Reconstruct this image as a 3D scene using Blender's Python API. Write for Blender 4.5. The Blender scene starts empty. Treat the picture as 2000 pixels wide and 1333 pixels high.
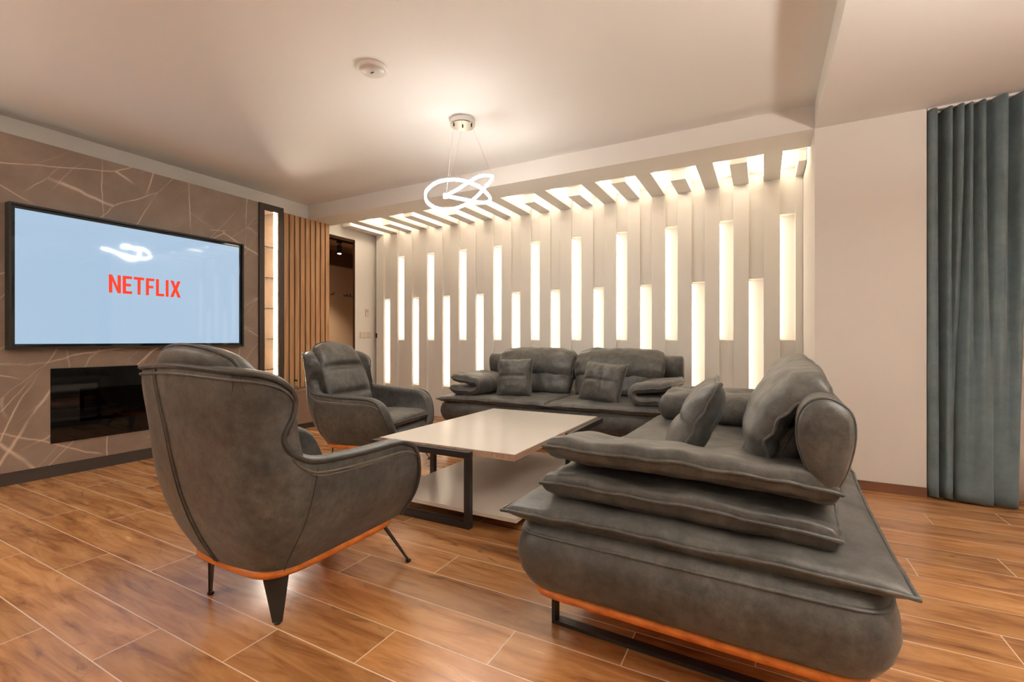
import bpy, bmesh, math, random
from mathutils import Vector, Matrix, noise
random.seed(4)
sc = bpy.context.scene
PI = math.pi

# ------------------------------------------------------------------ camera, world, exposure
YAW = math.atan2(490, 915)
cd = bpy.data.cameras.new('camera'); cam = bpy.data.objects.new('camera', cd)
sc.collection.objects.link(cam)
cam.location = (0, 0, 1.05); cam.rotation_euler = (PI/2, 0, YAW)
cd.sensor_width = 36; cd.lens = 915/2000*36; cd.shift_y = -0.00075; cd.clip_start = 0.02
sc.camera = cam
w = bpy.data.worlds.new('world'); sc.world = w; w.use_nodes = True
w.node_tree.nodes['Background'].inputs[0].default_value = (1.0, 0.86, 0.72, 1)
w.node_tree.nodes['Background'].inputs[1].default_value = 0.05
vs = sc.view_settings
vs.view_transform = 'Standard'; vs.look = 'None'; vs.gamma = 1; vs.use_curve_mapping = False
vs.exposure = 0.72

# light levels (radiance of the room's lamps and of the added fill bowls)
E_PENDANT = 45.0
E_NICHE = 2.9
E_COVE = 9.0
E_FILL = 430.0
E_CAB = 150.0
E_TV = 0.73
E_HALL = 30.0
WARM = (1.0, 0.84, 0.64)
NEUT = (1.0, 0.965, 0.91)

# ------------------------------------------------------------------ helpers
def link(o):
    sc.collection.objects.link(o); return o
def tag(o, label=None, cat=None, group=None, kind=None):
    if label: o['label'] = label
    if cat: o['category'] = cat
    if group: o['group'] = group
    if kind: o['kind'] = kind
    return o
def mesh(name, verts, faces, mat, parent=None, smooth=True, loc=(0,0,0), rot=(0,0,0)):
    me = bpy.data.meshes.new(name)
    me.from_pydata([tuple(v) for v in verts], [], faces)
    me.validate(); me.update()
    bm = bmesh.new(); bm.from_mesh(me)
    bmesh.ops.recalc_face_normals(bm, faces=bm.faces)
    bm.to_mesh(me); bm.free()
    if smooth:
        me.polygons.foreach_set('use_smooth', [True]*len(me.polygons))
    if mat: me.materials.append(mat)
    o = bpy.data.objects.new(name, me); link(o)
    o.location = loc; o.rotation_euler = rot
    if parent: o.parent = parent
    return o
def empty(name, loc, rz=0, **k):
    o = bpy.data.objects.new(name, None); link(o); o.location = loc; o.rotation_euler = (0, 0, rz)
    o.empty_display_size = .1
    return tag(o, **k)

class MB:
    """collects closed shapes into one mesh"""
    def __init__(s): s.v = []; s.f = []
    def add(s, v, f):
        n = len(s.v); s.v += [tuple(x) for x in v]; s.f += [tuple(i+n for i in q) for q in f]; return s
    def box(s, x0, x1, y0, y1, z0, z1):
        v = [(x, y, z) for z in (z0, z1) for y in (y0, y1) for x in (x0, x1)]
        return s.add(v, [(0,2,3,1),(4,5,7,6),(0,1,5,4),(2,6,7,3),(0,4,6,2),(1,3,7,5)])
    def tube(s, pts, r, closed=False, n=8, flat=1.0):
        pts = [Vector(p) for p in pts]; m = len(pts); V = []; F = []
        up0 = Vector((0, 0, 1)); last = None
        for i, p in enumerate(pts):
            if closed: t = pts[(i+1) % m]-pts[i-1]
            else: t = pts[min(i+1, m-1)]-pts[max(i-1, 0)]
            t.normalize()
            if last is None:
                a = up0 if abs(t.z) < .9 else Vector((1, 0, 0))
                last = (a-t*a.dot(t)).normalized()
            else:
                last = (last-t*last.dot(t))
                last = last.normalized() if last.length > 1e-6 else Vector((1, 0, 0))
            b = t.cross(last)
            rr = r[i] if isinstance(r, (list, tuple)) else r
            for k in range(n):
                a = 2*PI*k/n
                V.append(p+last*math.cos(a)*rr*flat+b*math.sin(a)*rr)
        for i in range(m if closed else m-1):
            j = (i+1) % m
            for k in range(n):
                F.append((i*n+k, i*n+(k+1) % n, j*n+(k+1) % n, j*n+k))
        if not closed:
            F.append(tuple(range(n))); F.append(tuple((m-1)*n+k for k in range(n)))
        return s.add(V, F)
    def lathe(s, prof, c=(0, 0, 0), n=32):
        V = []; F = []
        for (r, z) in prof:
            for k in range(n):
                a = 2*PI*k/n; V.append((c[0]+r*math.cos(a), c[1]+r*math.sin(a), c[2]+z))
        for i in range(len(prof)-1):
            for k in range(n):
                F.append((i*n+k, i*n+(k+1) % n, (i+1)*n+(k+1) % n, (i+1)*n+k))
        F.append(tuple(range(n))); F.append(tuple((len(prof)-1)*n+k for k in range(n)))
        return s.add(V, F)
    def prism(s, poly, fn, d0, d1):
        """poly 2-D, fn(a,b,d)->xyz"""
        n = len(poly)
        V = [fn(a, b, d0) for a, b in poly]+[fn(a, b, d1) for a, b in poly]
        F = [tuple(range(n)), tuple(range(n, 2*n))]+[(i, (i+1) % n, n+(i+1) % n, n+i) for i in range(n)]
        return s.add(V, F)
    def build(s, name, mat, parent=None, smooth=False, bevel=0, seg=2, **k):
        o = mesh(name, s.v, s.f, mat, parent, smooth, **k)
        if bevel:
            m = o.modifiers.new('b', 'BEVEL'); m.width = bevel; m.segments = seg
            m.limit_method = 'ANGLE'; m.angle_limit = math.radians(40)
        return o

def loft(levels, n=48, e=4.0, sub=1):
    """levels of (z, hx, hy, cx, cy): superellipse rings"""
    V = []; F = []
    for L in levels:
        z, hx, hy = L[:3]; cx, cy = (L[3], L[4]) if len(L) > 4 else (0, 0)
        ee = L[5] if len(L) > 5 else e
        for k in range(n):
            a = 2*PI*k/n; c, s_ = math.cos(a), math.sin(a)
            V.append((cx+hx*math.copysign(abs(c)**(2/ee), c), cy+hy*math.copysign(abs(s_)**(2/ee), s_), z))
    for i in range(len(levels)-1):
        for k in range(n):
            F.append((i*n+k, i*n+(k+1) % n, (i+1)*n+(k+1) % n, (i+1)*n+k))
    F.append(tuple(range(n))); F.append(tuple((len(levels)-1)*n+k for k in range(n)))
    return V, F

def ease(t): return t*t*(3-2*t)
def lerp_tab(tab, z):
    if z <= tab[0][0]: return tab[0][1]
    for (a, va), (b, vb) in zip(tab, tab[1:]):
        if z <= b:
            t = (z-a)/(b-a); return va+(vb-va)*t
    return tab[-1][1]
def catmull(pts, n, closed=False):
    P = [Vector(p) for p in pts]; m = len(P); out = []
    segs = m if closed else m-1
    for i in range(segs):
        p0 = P[(i-1) % m] if closed or i > 0 else P[0]
        p1 = P[i]; p2 = P[(i+1) % m]; p3 = P[(i+2) % m] if closed or i+2 < m else P[-1]
        for k in range(n):
            t = k/n
            out.append(0.5*((2*p1)+(p2-p0)*t+(2*p0-5*p1+4*p2-p3)*t*t+(3*p1-p0-3*p2+p3)*t**3))
    if not closed: out.append(P[-1])
    return out

def pad(hx, hy, ht, hb, nx=28, ny=20, e=.45, pw=5, k=.0, pinch=.0, top=None, bot=None, deform=None,
        wr=0.0, wf=9.0, seed=0.0, flange=0.0):
    """upholstered pad: two bulged skins meeting in a seam. returns verts, faces, outline"""
    def ax(i, n):
        t = -1+2*i/n; return math.sin(t*PI/2)*.6+t*.4
    V = []; F = []; idx = {}
    def base(a, b):
        x = hx*a*(1-k*a*a*b*b)*(1-pinch*(1-b*b)*abs(a))
        y = hy*b*(1-k*a*a*b*b)*(1-pinch*(1-a*a)*abs(b))
        return x, y
    fl = 1-flange
    for side in (1, -1):
        for j in range(ny+1):
            for i in range(nx+1):
                edge = i in (0, nx) or j in (0, ny)
                if edge and side == -1:
                    idx[(-1, i, j)] = idx[(1, i, j)]; continue
                a, b = ax(i, nx), ax(j, ny); x, y = base(a, b)
                aa, bb = min(1, abs(a)/fl), min(1, abs(b)/fl)
                h = ((1-aa**pw)*(1-bb**pw))**e
                H = ht if side == 1 else hb
                z = H*h
                fn = top if side == 1 else bot
                if fn: z -= fn(a, b)*min(1, h*1.5)
                if wr: z += wr*h*noise.noise(Vector((x*wf+seed, y*wf, seed+side)))
                if edge: z = 0
                z = max(z, 0.0015 if not edge else 0)
                v = Vector((x, y, z*side))
                if wr: v += Vector((0, 0, wr*.8*noise.noise(Vector((x*wf*1.7, y*wf*1.7+seed, 3+seed)))))
                if deform: v = Vector(deform(v))
                idx[(side, i, j)] = len(V); V.append(v)
        for j in range(ny):
            for i in range(nx):
                q = [idx[(side, i, j)], idx[(side, i+1, j)], idx[(side, i+1, j+1)], idx[(side, i, j+1)]]
                F.append(tuple(q if side == 1 else q[::-1]))
    ring = [(i, 0) for i in range(nx)]+[(nx, j) for j in range(ny)]+[(i, ny) for i in range(nx, 0, -1)]+[(0, j) for j in range(ny, 0, -1)]
    out = [V[idx[(1, i, j)]] for i, j in ring]
    return V, F, out
def padpart(name, parent, mat, pipe=.006, pmat=None, sub=1, loc=(0,0,0), rot=(0,0,0), **kw):
    V, F, out = pad(**kw)
    o = mesh(name, V, F, mat, parent, True, loc=loc, rot=rot)
    if sub:
        m = o.modifiers.new('s', 'SUBSURF'); m.levels = sub; m.render_levels = sub
    if pipe:
        MB().tube(out, pipe, closed=True, n=8).build('piping', pmat or mat, o, smooth=True)
    return o
def copy_tree(o, parent=None):
    c = o.copy(); link(c)
    if parent: c.parent = parent
    for ch in list(o.children): copy_tree(ch, c)
    return c

# ------------------------------------------------------------------ materials
def nt(name):
    m = bpy.data.materials.new(name); m.use_nodes = True
    t = m.node_tree; b = t.nodes['Principled BSDF']
    return m, t, b
def N(t, kind, **k):
    n = t.nodes.new(kind)
    for a, v in k.items(): setattr(n, a, v)
    return n
def setc(b, col, rough=.5, metal=0, spec=.5):
    b.inputs['Base Color'].default_value = (*col, 1); b.inputs['Roughness'].default_value = rough
    b.inputs['Metallic'].default_value = metal; b.inputs['Specular IOR Level'].default_value = spec
def plain(name, col, rough=.5, metal=0, spec=.5, bump=0, bs=200):
    m, t, b = nt(name); setc(b, col, rough, metal, spec)
    tc = N(t, 'ShaderNodeTexCoord'); n = N(t, 'ShaderNodeTexNoise'); n.inputs['Scale'].default_value = bs
    n.inputs['Detail'].default_value = 3
    t.links.new(tc.outputs['Object'], n.inputs['Vector'])
    if bump:
        bu = N(t, 'ShaderNodeBump'); bu.inputs['Strength'].default_value = bump; bu.inputs['Distance'].default_value = .002
        t.links.new(n.outputs['Fac'], bu.inputs['Height']); t.links.new(bu.outputs['Normal'], b.inputs['Normal'])
    return m
def emis(name, col, s, rough=.5):
    m, t, b = nt(name); setc(b, (.8, .8, .8), rough)
    b.inputs['Emission Color'].default_value = (*col, 1); b.inputs['Emission Strength'].default_value = s
    return m
def ramp(t, stops):
    r = N(t, 'ShaderNodeValToRGB'); e = r.color_ramp.elements
    while len(e) < len(stops): e.new(.5)
    for q, (p, c) in zip(e, stops): q.position = p; q.color = (*c, 1) if len(c) == 3 else c
    return r
def mix(t, fac, a, b, blend='MIX'):
    m = N(t, 'ShaderNodeMix', data_type='RGBA', blend_type=blend)
    for sock, val in ((m.inputs[0], fac), (m.inputs[6], a), (m.inputs[7], b)):
        if isinstance(val, (int, float)): sock.default_value = val
        elif isinstance(val, tuple): sock.default_value = (*val, 1)
        else: t.links.new(val, sock)
    return m.outputs[2]
def math_(t, op, a, b=None, c=None):
    m = N(t, 'ShaderNodeMath', operation=op)
    for i, v in enumerate((a, b, c)):
        if v is None: continue
        if isinstance(v, (int, float)): m.inputs[i].default_value = v
        else: t.links.new(v, m.inputs[i])
    return m.outputs[0]

def leather(name, c1, c2, rough=.52):
    m, t, b = nt(name)
    tc = N(t, 'ShaderNodeTexCoord')
    n = N(t, 'ShaderNodeTexNoise'); n.inputs['Scale'].default_value = 4.5; n.inputs['Detail'].default_value = 8; n.inputs['Roughness'].default_value = .65
    t.links.new(tc.outputs['Object'], n.inputs['Vector'])
    r = ramp(t, [(.22, c1), (.78, c2)]); t.links.new(n.outputs['Fac'], r.inputs[0])
    f = N(t, 'ShaderNodeTexNoise'); f.inputs['Scale'].default_value = 160; f.inputs['Detail'].default_value = 4
    t.links.new(tc.outputs['Object'], f.inputs['Vector'])
    m2 = N(t, 'ShaderNodeTexNoise'); m2.inputs['Scale'].default_value = 26; m2.inputs['Detail'].default_value = 7; m2.inputs['Roughness'].default_value = .7
    t.links.new(tc.outputs['Object'], m2.inputs['Vector'])
    r2 = ramp(t, [(.34, (.25, .25, .25)), (.66, (.75, .75, .75))]); t.links.new(m2.outputs['Fac'], r2.inputs[0])
    c0 = mix(t, .7, r.outputs[0], r2.outputs[0], 'SOFT_LIGHT')
    col = mix(t, .3, c0, f.outputs['Color'], 'SOFT_LIGHT')
    t.links.new(col, b.inputs['Base Color'])
    rr = N(t, 'ShaderNodeMapRange'); rr.inputs['To Min'].default_value = rough-.08; rr.inputs['To Max'].default_value = rough+.12
    t.links.new(n.outputs['Fac'], rr.inputs['Value']); t.links.new(rr.outputs[0], b.inputs['Roughness'])
    bu = N(t, 'ShaderNodeBump'); bu.inputs['Strength'].default_value = .25; bu.inputs['Distance'].default_value = .002
    t.links.new(f.outputs['Fac'], bu.inputs['Height'])
    n2 = N(t, 'ShaderNodeTexNoise'); n2.inputs['Scale'].default_value = 14; n2.inputs['Detail'].default_value = 4
    t.links.new(tc.outputs['Object'], n2.inputs['Vector'])
    b2 = N(t, 'ShaderNodeBump'); b2.inputs['Strength'].default_value = .3; b2.inputs['Distance'].default_value = .012
    t.links.new(n2.outputs['Fac'], b2.inputs['Height']); t.links.new(bu.outputs['Normal'], b2.inputs['Normal'])
    t.links.new(b2.outputs['Normal'], b.inputs['Normal'])
    b.inputs['Specular IOR Level'].default_value = .5
    b.inputs['Sheen Weight'].default_value = .08; b.inputs['Sheen Roughness'].default_value = .5
    return m
M_LEA = leather('grey_leather', (.022, .021, .019), (.124, .118, .106), .42)
M_PIPE = leather('dark_piping', (.03, .027, .024), (.05, .046, .04))
M_STITCH = plain('stitch_thread', (.22, .19, .15), .7)
M_METAL = plain('black_metal', (.02, .018, .017), .42, .0, .5, .05)
M_ORANGE = plain('orange_wood', (.62, .16, .025), .35)
M_WHITE = plain('white_paint', (.80, .76, .71), .75, bump=.05, bs=90)
M_CEIL = plain('ceiling_paint', (.86, .83, .79), .8, bump=.04, bs=60)
M_PILLAR = plain('pillar_paint', (.75, .70, .65), .75, bump=.05, bs=90)
M_SLAB = plain('cream_lacquer', (.76, .73, .68), .5)
M_LED = emis('niche_led', WARM, E_NICHE)
M_COVE = emis('cove_led', WARM, E_COVE)
M_PEND = emis('pendant_light', NEUT, E_PENDANT)
M_CHROME = plain('chrome', (.62, .60, .58), .18, 1.0)
M_BLACKG = plain('black_gloss', (.006, .006, .006), .04, 0, .6)
M_BLACKM = plain('black_matt', (.012, .011, .01), .4)
M_HALLBR = plain('brown_panel', (.10, .05, .028), .5)
M_HALLW = plain('hall_paint', (.50, .40, .31), .7)
M_TAUPE = plain('taupe_lacquer', (.27, .18, .125), .4)
M_PLINTH = plain('dark_plinth', (.055, .043, .037), .5)
M_FRAME = plain('bronze_black_frame', (.05, .034, .026), .35)
M_SWITCH = plain('switch_plastic', (.72, .62, .52), .4)

def wood(name, c1, c2, c3, axis='Z', sc_=1.0, rough=.5):
    m, t, b = nt(name)
    tc = N(t, 'ShaderNodeTexCoord'); mp = N(t, 'ShaderNodeMapping')
    s = {'X': (1.2, 16, 16), 'Y': (16, 1.2, 16), 'Z': (16, 16, 1.0)}[axis]
    mp.inputs['Scale'].default_value = tuple(q*sc_ for q in s)
    oi = N(t, 'ShaderNodeObjectInfo')
    t.links.new(tc.outputs['Object'], mp.inputs['Vector'])
    n = N(t, 'ShaderNodeTexNoise'); n.inputs['Scale'].default_value = 1.6; n.inputs['Detail'].default_value = 7; n.inputs['Distortion'].default_value = .6
    t.links.new(mp.outputs[0], n.inputs['Vector'])
    r = ramp(t, [(.3, c1), (.55, c2), (.8, c3)]); t.links.new(n.outputs['Fac'], r.inputs[0])
    t.links.new(r.outputs[0], b.inputs['Base Color']); b.inputs['Roughness'].default_value = rough
    return m
M_SLAT = wood('pine_slat', (.40, .20, .09), (.58, .33, .16), (.66, .42, .22))
M_CABW = wood('cabinet_oak', (.50, .33, .18), (.62, .44, .26), (.7, .52, .33))
M_SKIRT = wood('walnut_skirting', (.10, .035, .014), (.16, .06, .024), (.22, .09, .04), 'X')
M_ORANGE = wood('orange_beech', (.50, .12, .018), (.66, .19, .03), (.78, .27, .05), 'X', 1.0, .35)

def floor_mat():
    m, t, b = nt('wood_look_tile')
    tc = N(t, 'ShaderNodeTexCoord'); sp = N(t, 'ShaderNodeSeparateXYZ')
    t.links.new(tc.outputs['Object'], sp.inputs[0])
    X, Y = sp.outputs[0], sp.outputs[1]
    ys = math_(t, 'DIVIDE', math_(t, 'SUBTRACT', Y, .898), .1985)
    row = math_(t, 'FLOOR', ys); fy = math_(t, 'MULTIPLY', math_(t, 'FRACT', ys), .1985)
    off = math_(t, 'MULTIPLY_ADD', row, .383, -.27)
    xs = math_(t, 'DIVIDE', math_(t, 'SUBTRACT', X, off), 1.285)
    col = math_(t, 'FLOOR', xs); fx = math_(t, 'MULTIPLY', math_(t, 'FRACT', xs), 1.285)
    g = math_(t, 'MAXIMUM', math_(t, 'LESS_THAN', fx, .0042), math_(t, 'LESS_THAN', fy, .0042))
    cv = N(t, 'ShaderNodeCombineXYZ'); t.links.new(row, cv.inputs[0]); t.links.new(col, cv.inputs[1])
    wn = N(t, 'ShaderNodeTexWhiteNoise'); t.links.new(cv.outputs[0], wn.inputs['Vector'])
    sw = N(t, 'ShaderNodeSeparateColor'); t.links.new(wn.outputs['Color'], sw.inputs[0])
    pv = N(t, 'ShaderNodeCombineXYZ')
    t.links.new(math_(t, 'MULTIPLY_ADD', sw.outputs[0], 30, math_(t, 'MULTIPLY', X, 1.3)), pv.inputs[0])
    t.links.new(math_(t, 'MULTIPLY_ADD', sw.outputs[1], 30, math_(t, 'MULTIPLY', Y, 9.0)), pv.inputs[1])
    n = N(t, 'ShaderNodeTexNoise'); n.inputs['Scale'].default_value = 1.7; n.inputs['Detail'].default_value = 9
    n.inputs['Roughness'].default_value = .62; n.inputs['Distortion'].default_value = .9
    t.links.new(pv.outputs[0], n.inputs['Vector'])
    r = ramp(t, [(.28, (.17, .068, .022)), (.42, (.38, .162, .054)), (.56, (.54, .255, .092)), (.75, (.64, .35, .15))])
    t.links.new(n.outputs['Fac'], r.inputs[0])
    # knots and dark heart wood patches
    pk = N(t, 'ShaderNodeCombineXYZ')
    t.links.new(math_(t, 'MULTIPLY_ADD', sw.outputs[2], 17, math_(t, 'MULTIPLY', X, 2.2)), pk.inputs[0])
    t.links.new(math_(t, 'MULTIPLY_ADD', sw.outputs[0], 23, math_(t, 'MULTIPLY', Y, 6.5)), pk.inputs[1])
    vk = N(t, 'ShaderNodeTexNoise'); vk.inputs['Scale'].default_value = 1.4; vk.inputs['Detail'].default_value = 5; vk.inputs['Distortion'].default_value = 2.2
    t.links.new(pk.outputs[0], vk.inputs['Vector'])
    rk = ramp(t, [(.62, (0, 0, 0)), (.74, (1, 1, 1))]); t.links.new(vk.outputs['Fac'], rk.inputs[0])
    c = mix(t, math_(t, 'MULTIPLY', rk.outputs[0], .55), r.outputs[0], (.085, .035, .018))
    br = math_(t, 'MULTIPLY_ADD', sw.outputs[1], .35, .82)
    vm = N(t, 'ShaderNodeVectorMath', operation='SCALE'); t.links.new(c, vm.inputs[0]); t.links.new(br, vm.inputs['Scale'])
    c2 = mix(t, g, vm.outputs[0], (.86, .66, .48))
    t.links.new(c2, b.inputs['Base Color'])
    rg = N(t, 'ShaderNodeMapRange'); rg.inputs['To Min'].default_value = .17; rg.inputs['To Max'].default_value = .32; b.inputs['Specular IOR Level'].default_value = .75
    t.links.new(n.outputs['Fac'], rg.inputs['Value']); t.links.new(rg.outputs[0], b.inputs['Roughness'])
    bu = N(t, 'ShaderNodeBump'); bu.inputs['Strength'].default_value = .35; bu.inputs['Distance'].default_value = .0015
    hh = math_(t, 'SUBTRACT', n.outputs['Fac'], math_(t, 'MULTIPLY', g, 1.5))
    t.links.new(hh, bu.inputs['Height']); t.links.new(bu.outputs['Normal'], b.inputs['Normal'])
    return m
M_FLOOR = floor_mat()

def marble_mat():
    m, t, b = nt('dark_marble')
    tc = N(t, 'ShaderNodeTexCoord')
    n = N(t, 'ShaderNodeTexNoise'); n.inputs['Scale'].default_value = 2.4; n.inputs['Detail'].default_value = 9; n.inputs['Roughness'].default_value = .65
    t.links.new(tc.outputs['Object'], n.inputs['Vector'])
    r = ramp(t, [(.3, (.21, .150, .115)), (.7, (.34, .258, .205))]); t.links.new(n.outputs['Fac'], r.inputs[0])
    col = r.outputs[0]
    for i, (rot, s, scl, w0, th, off, amt) in enumerate([(38, (1, 1, .22), 1.9, .0032, .47, 0, .9), (66, (1, 1, .26), 1.6, .0032, .48, 7, .85),
                                            (4, (1, 1, .16), 1.5, .0032, .50, 13, .9), (-68, (1, 1, .2), 1.1, .003, .53, 21, .7), (42, (1, 1, .3), 3.6, .005, .50, 31, .4)]):
        mp = N(t, 'ShaderNodeMapping', vector_type='TEXTURE'); mp.inputs['Rotation'].default_value = (-math.radians(rot), 0, 0)
        mp.inputs['Location'].default_value = (0, off*1.37, off*.71)
        ms = N(t, 'ShaderNodeMapping'); ms.inputs['Scale'].default_value = s
        wn = N(t, 'ShaderNodeTexNoise'); wn.inputs['Scale'].default_value = 2.5; wn.inputs['Detail'].default_value = 4
        t.links.new(tc.outputs['Object'], wn.inputs['Vector'])
        wv = mix(t, .06, tc.outputs['Object'], wn.outputs['Color'], 'ADD')
        t.links.new(wv, mp.inputs[0]); t.links.new(mp.outputs[0], ms.inputs[0])
        vo = N(t, 'ShaderNodeTexVoronoi', feature='DISTANCE_TO_EDGE'); vo.inputs['Scale'].default_value = scl
        t.links.new(ms.outputs[0], vo.inputs['Vector'])
        rr = ramp(t, [(0, (1, 1, 1)), (w0*2.0, (0, 0, 0))]); t.links.new(vo.outputs['Distance'], rr.inputs[0])
        mk = N(t, 'ShaderNodeTexNoise'); mk.inputs['Scale'].default_value = 1.6; mk.inputs['Detail'].default_value = 3
        t.links.new(mp.outputs[0], mk.inputs['Vector'])
        rm = ramp(t, [(th-.05, (0, 0, 0)), (th+.06, (1, 1, 1))]); t.links.new(mk.outputs['Fac'], rm.inputs[0])
        f = math_(t, 'MULTIPLY', math_(t, 'MULTIPLY', rr.outputs[0], rm.outputs[0]), amt)
        col = mix(t, f, col, (.78, .62, .50))
    t.links.new(col, b.inputs['Base Color']); b.inputs['Roughness'].default_value = .42
    return m
M_MARBLE = marble_mat()

def screen_mat():
    m, t, b = nt('tv_screen'); setc(b, (.01, .01, .012), .05, 0, .6)
    tc = N(t, 'ShaderNodeTexCoord'); mp = N(t, 'ShaderNodeMapping')
    mp.inputs['Location'].default_value = (0, -2.15, -1.35); mp.inputs['Scale'].default_value = (0, .95, 1.15)
    g = N(t, 'ShaderNodeTexGradient', gradient_type='SPHERICAL')
    t.links.new(tc.outputs['Object'], mp.inputs[0]); t.links.new(mp.outputs[0], g.inputs[0])
    r = ramp(t, [(0, (.33, .46, .60)), (.28, (.54, .65, .73)), (.62, (.69, .755, .80)), (1, (.74, .78, .82))])
    t.links.new(g.outputs['Fac'], r.inputs[0]); t.links.new(r.outputs[0], b.inputs['Emission Color'])
    b.inputs['Emission Strength'].default_value = E_TV
    return m
M_SCREEN = screen_mat()
M_LOGO = emis('logo_red', (.95, .045, .012), .52); M_LOGO.node_tree.nodes['Principled BSDF'].inputs['Base Color'].default_value = (.3, .01, .005, 1)

def glass_mat(name, col=(1, 1, 1), rough=.02):
    m, t, b = nt(name); setc(b, col, rough); b.inputs['Transmission Weight'].default_value = 1; b.inputs['IOR'].default_value = 1.45
    return m
M_GLASS = glass_mat('clear_glass')
def pane_mat(name, a, tint=(1, 1, 1)):
    m = bpy.data.materials.new(name); m.use_nodes = True; t = m.node_tree
    t.nodes.clear(); o = N(t, 'ShaderNodeOutputMaterial'); tr = N(t, 'ShaderNodeBsdfTransparent'); gl = N(t, 'ShaderNodeBsdfGlossy')
    gl.inputs['Roughness'].default_value = .03; tr.inputs[0].default_value = (*tint, 1)
    fr = N(t, 'ShaderNodeFresnel'); fr.inputs[0].default_value = 1.45
    mx = N(t, 'ShaderNodeMixShader'); t.links.new(fr.outputs[0], mx.inputs[0]); t.links.new(tr.outputs[0], mx.inputs[1]); t.links.new(gl.outputs[0], mx.inputs[2])
    t.links.new(mx.outputs[0], o.inputs[0]); return m
M_PANE = pane_mat('door_pane', 0)
M_SMOKE = pane_mat('smoked_pane', 0, (.35, .32, .3))

def stone_top():
    m, t, b = nt('cream_table_top')
    tc = N(t, 'ShaderNodeTexCoord'); n = N(t, 'ShaderNodeTexNoise'); n.inputs['Scale'].default_value = 1.4; n.inputs['Detail'].default_value = 4
    t.links.new(tc.outputs['Object'], n.inputs['Vector'])
    r = ramp(t, [(.35, (.53, .485, .43)), (.65, (.56, .51, .455))]); t.links.new(n.outputs['Fac'], r.inputs[0])
    t.links.new(r.outputs[0], b.inputs['Base Color']); b.inputs['Roughness'].default_value = .28
    return m
M_TOP = stone_top(); M_SHELF = plain('cream_shelf', (.80, .73, .65), .22)  # shelf colour lightened to stand in for the reflected slat wall
M_EDGE = wood('table_edge', (.38, .24, .17), (.50, .35, .26), (.56, .42, .33), 'Y')

def cloth_mat(name, c1, c2):
    m, t, b = nt(name)
    tc = N(t, 'ShaderNodeTexCoord'); n = N(t, 'ShaderNodeTexNoise'); n.inputs['Scale'].default_value = 7; n.inputs['Detail'].default_value = 9; n.inputs['Roughness'].default_value = .7
    t.links.new(tc.outputs['Object'], n.inputs['Vector'])
    r = ramp(t, [(.35, c1), (.68, c2)]); t.links.new(n.outputs['Fac'], r.inputs[0]); t.links.new(r.outputs[0], b.inputs['Base Color'])
    b.inputs['Roughness'].default_value = .85; b.inputs['Sheen Weight'].default_value = .2
    bu = N(t, 'ShaderNodeBump'); bu.inputs['Strength'].default_value = .5; bu.inputs['Distance'].default_value = .008
    n2 = N(t, 'ShaderNodeTexNoise'); n2.inputs['Scale'].default_value = 11; n2.inputs['Detail'].default_value = 5; n2.inputs['Distortion'].default_value = 1
    t.links.new(tc.outputs['Object'], n2.inputs['Vector']); t.links.new(n2.outputs['Fac'], bu.inputs['Height']); t.links.new(bu.outputs['Normal'], b.inputs['Normal'])
    return m
M_CURT = cloth_mat('teal_curtain', (.095, .135, .148), (.15, .195, .21))
M_SHEER = cloth_mat('sheer_curtain', (.50, .42, .37), (.60, .52, .46))

# ------------------------------------------------------------------ room shell
XL = -5.15; YB = 4.07; ZC = 2.78; ZL = 2.6; XP = .335
def struct(name, mb, mat, label=None, **k):
    o = mb.build(name, mat, **k); tag(o, label, kind='structure'); return o
struct('floor', MB().box(-8, 3.2, -3.2, 7.2, -.1, 0), M_FLOOR)
struct('ceiling', MB().box(XL-.15, XP, -3.2, YB, ZC, ZC+.15).box(XL-.15, XP, YB+.36, 5.45, 2.70, 2.93), M_CEIL)
struct('ceiling', MB().box(XP, 3.2, -3.2, YB+1.3, ZL, ZC+.15), M_CEIL)
struct('trim_1', MB().box(XL-.0, XP, YB, YB+.36, ZL, ZC+.15), M_WHITE)              # beam in front of the lit recess
struct('wall_left', MB().box(XL-.15, XL, -3.2, 4.40, 0, ZC+.15).box(XL-.03, XL, 4.40, 4.85, 2.48, ZC).box(XL-.03, XL, 4.85, 5.45, 0, ZC), M_WHITE)
struct('wall_right', MB().box(XP, .965, YB, 5.45, 0, ZL), M_PILLAR)
struct('wall_rear', MB().box(-5.3, 3.2, -3.35, -3.2, 0, 2.9), M_WHITE)
struct('wall_side', MB().box(3.2, 3.35, -3.35, 5.45, 0, 2.9), M_WHITE)
struct('baseboard_right', MB().box(XP+.002, .965, YB-.014, YB, 0, .064), M_SKIRT)
struct('wall_window', MB().box(.965, 3.2, 5.2, 5.35, 0, ZL), M_WHITE)
# hall behind the doorway
struct('wall_hall', MB().box(-6.75, -6.6, 3.0, 7.2, 0, 2.75), M_HALLW)
struct('wall_hall_end', MB().box(-6.6, XL-.15, 7.05, 7.2, 0, 2.75).box(-6.6, XL-.15, 3.0, 3.15, 0, 2.75).box(XL-.15, XL, 5.45, 7.05, 0, 2.75), M_HALLW)
struct('ceiling', MB().box(-6.6, XL-.15, 3.0, 7.2, 2.70, 2.85), M_HALLW)
struct('trim_2', MB().box(-6.6, -6.52, 3.15, 7.05, 2.35, 2.60), M_HALLBR)
struct('trim_3', MB().box(XL-.034, XL+.002, 4.846, 4.853, 0, 2.485).box(XL-.034, XL+.002, 4.40, 4.846, 2.476, 2.485), M_HALLBR)

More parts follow.
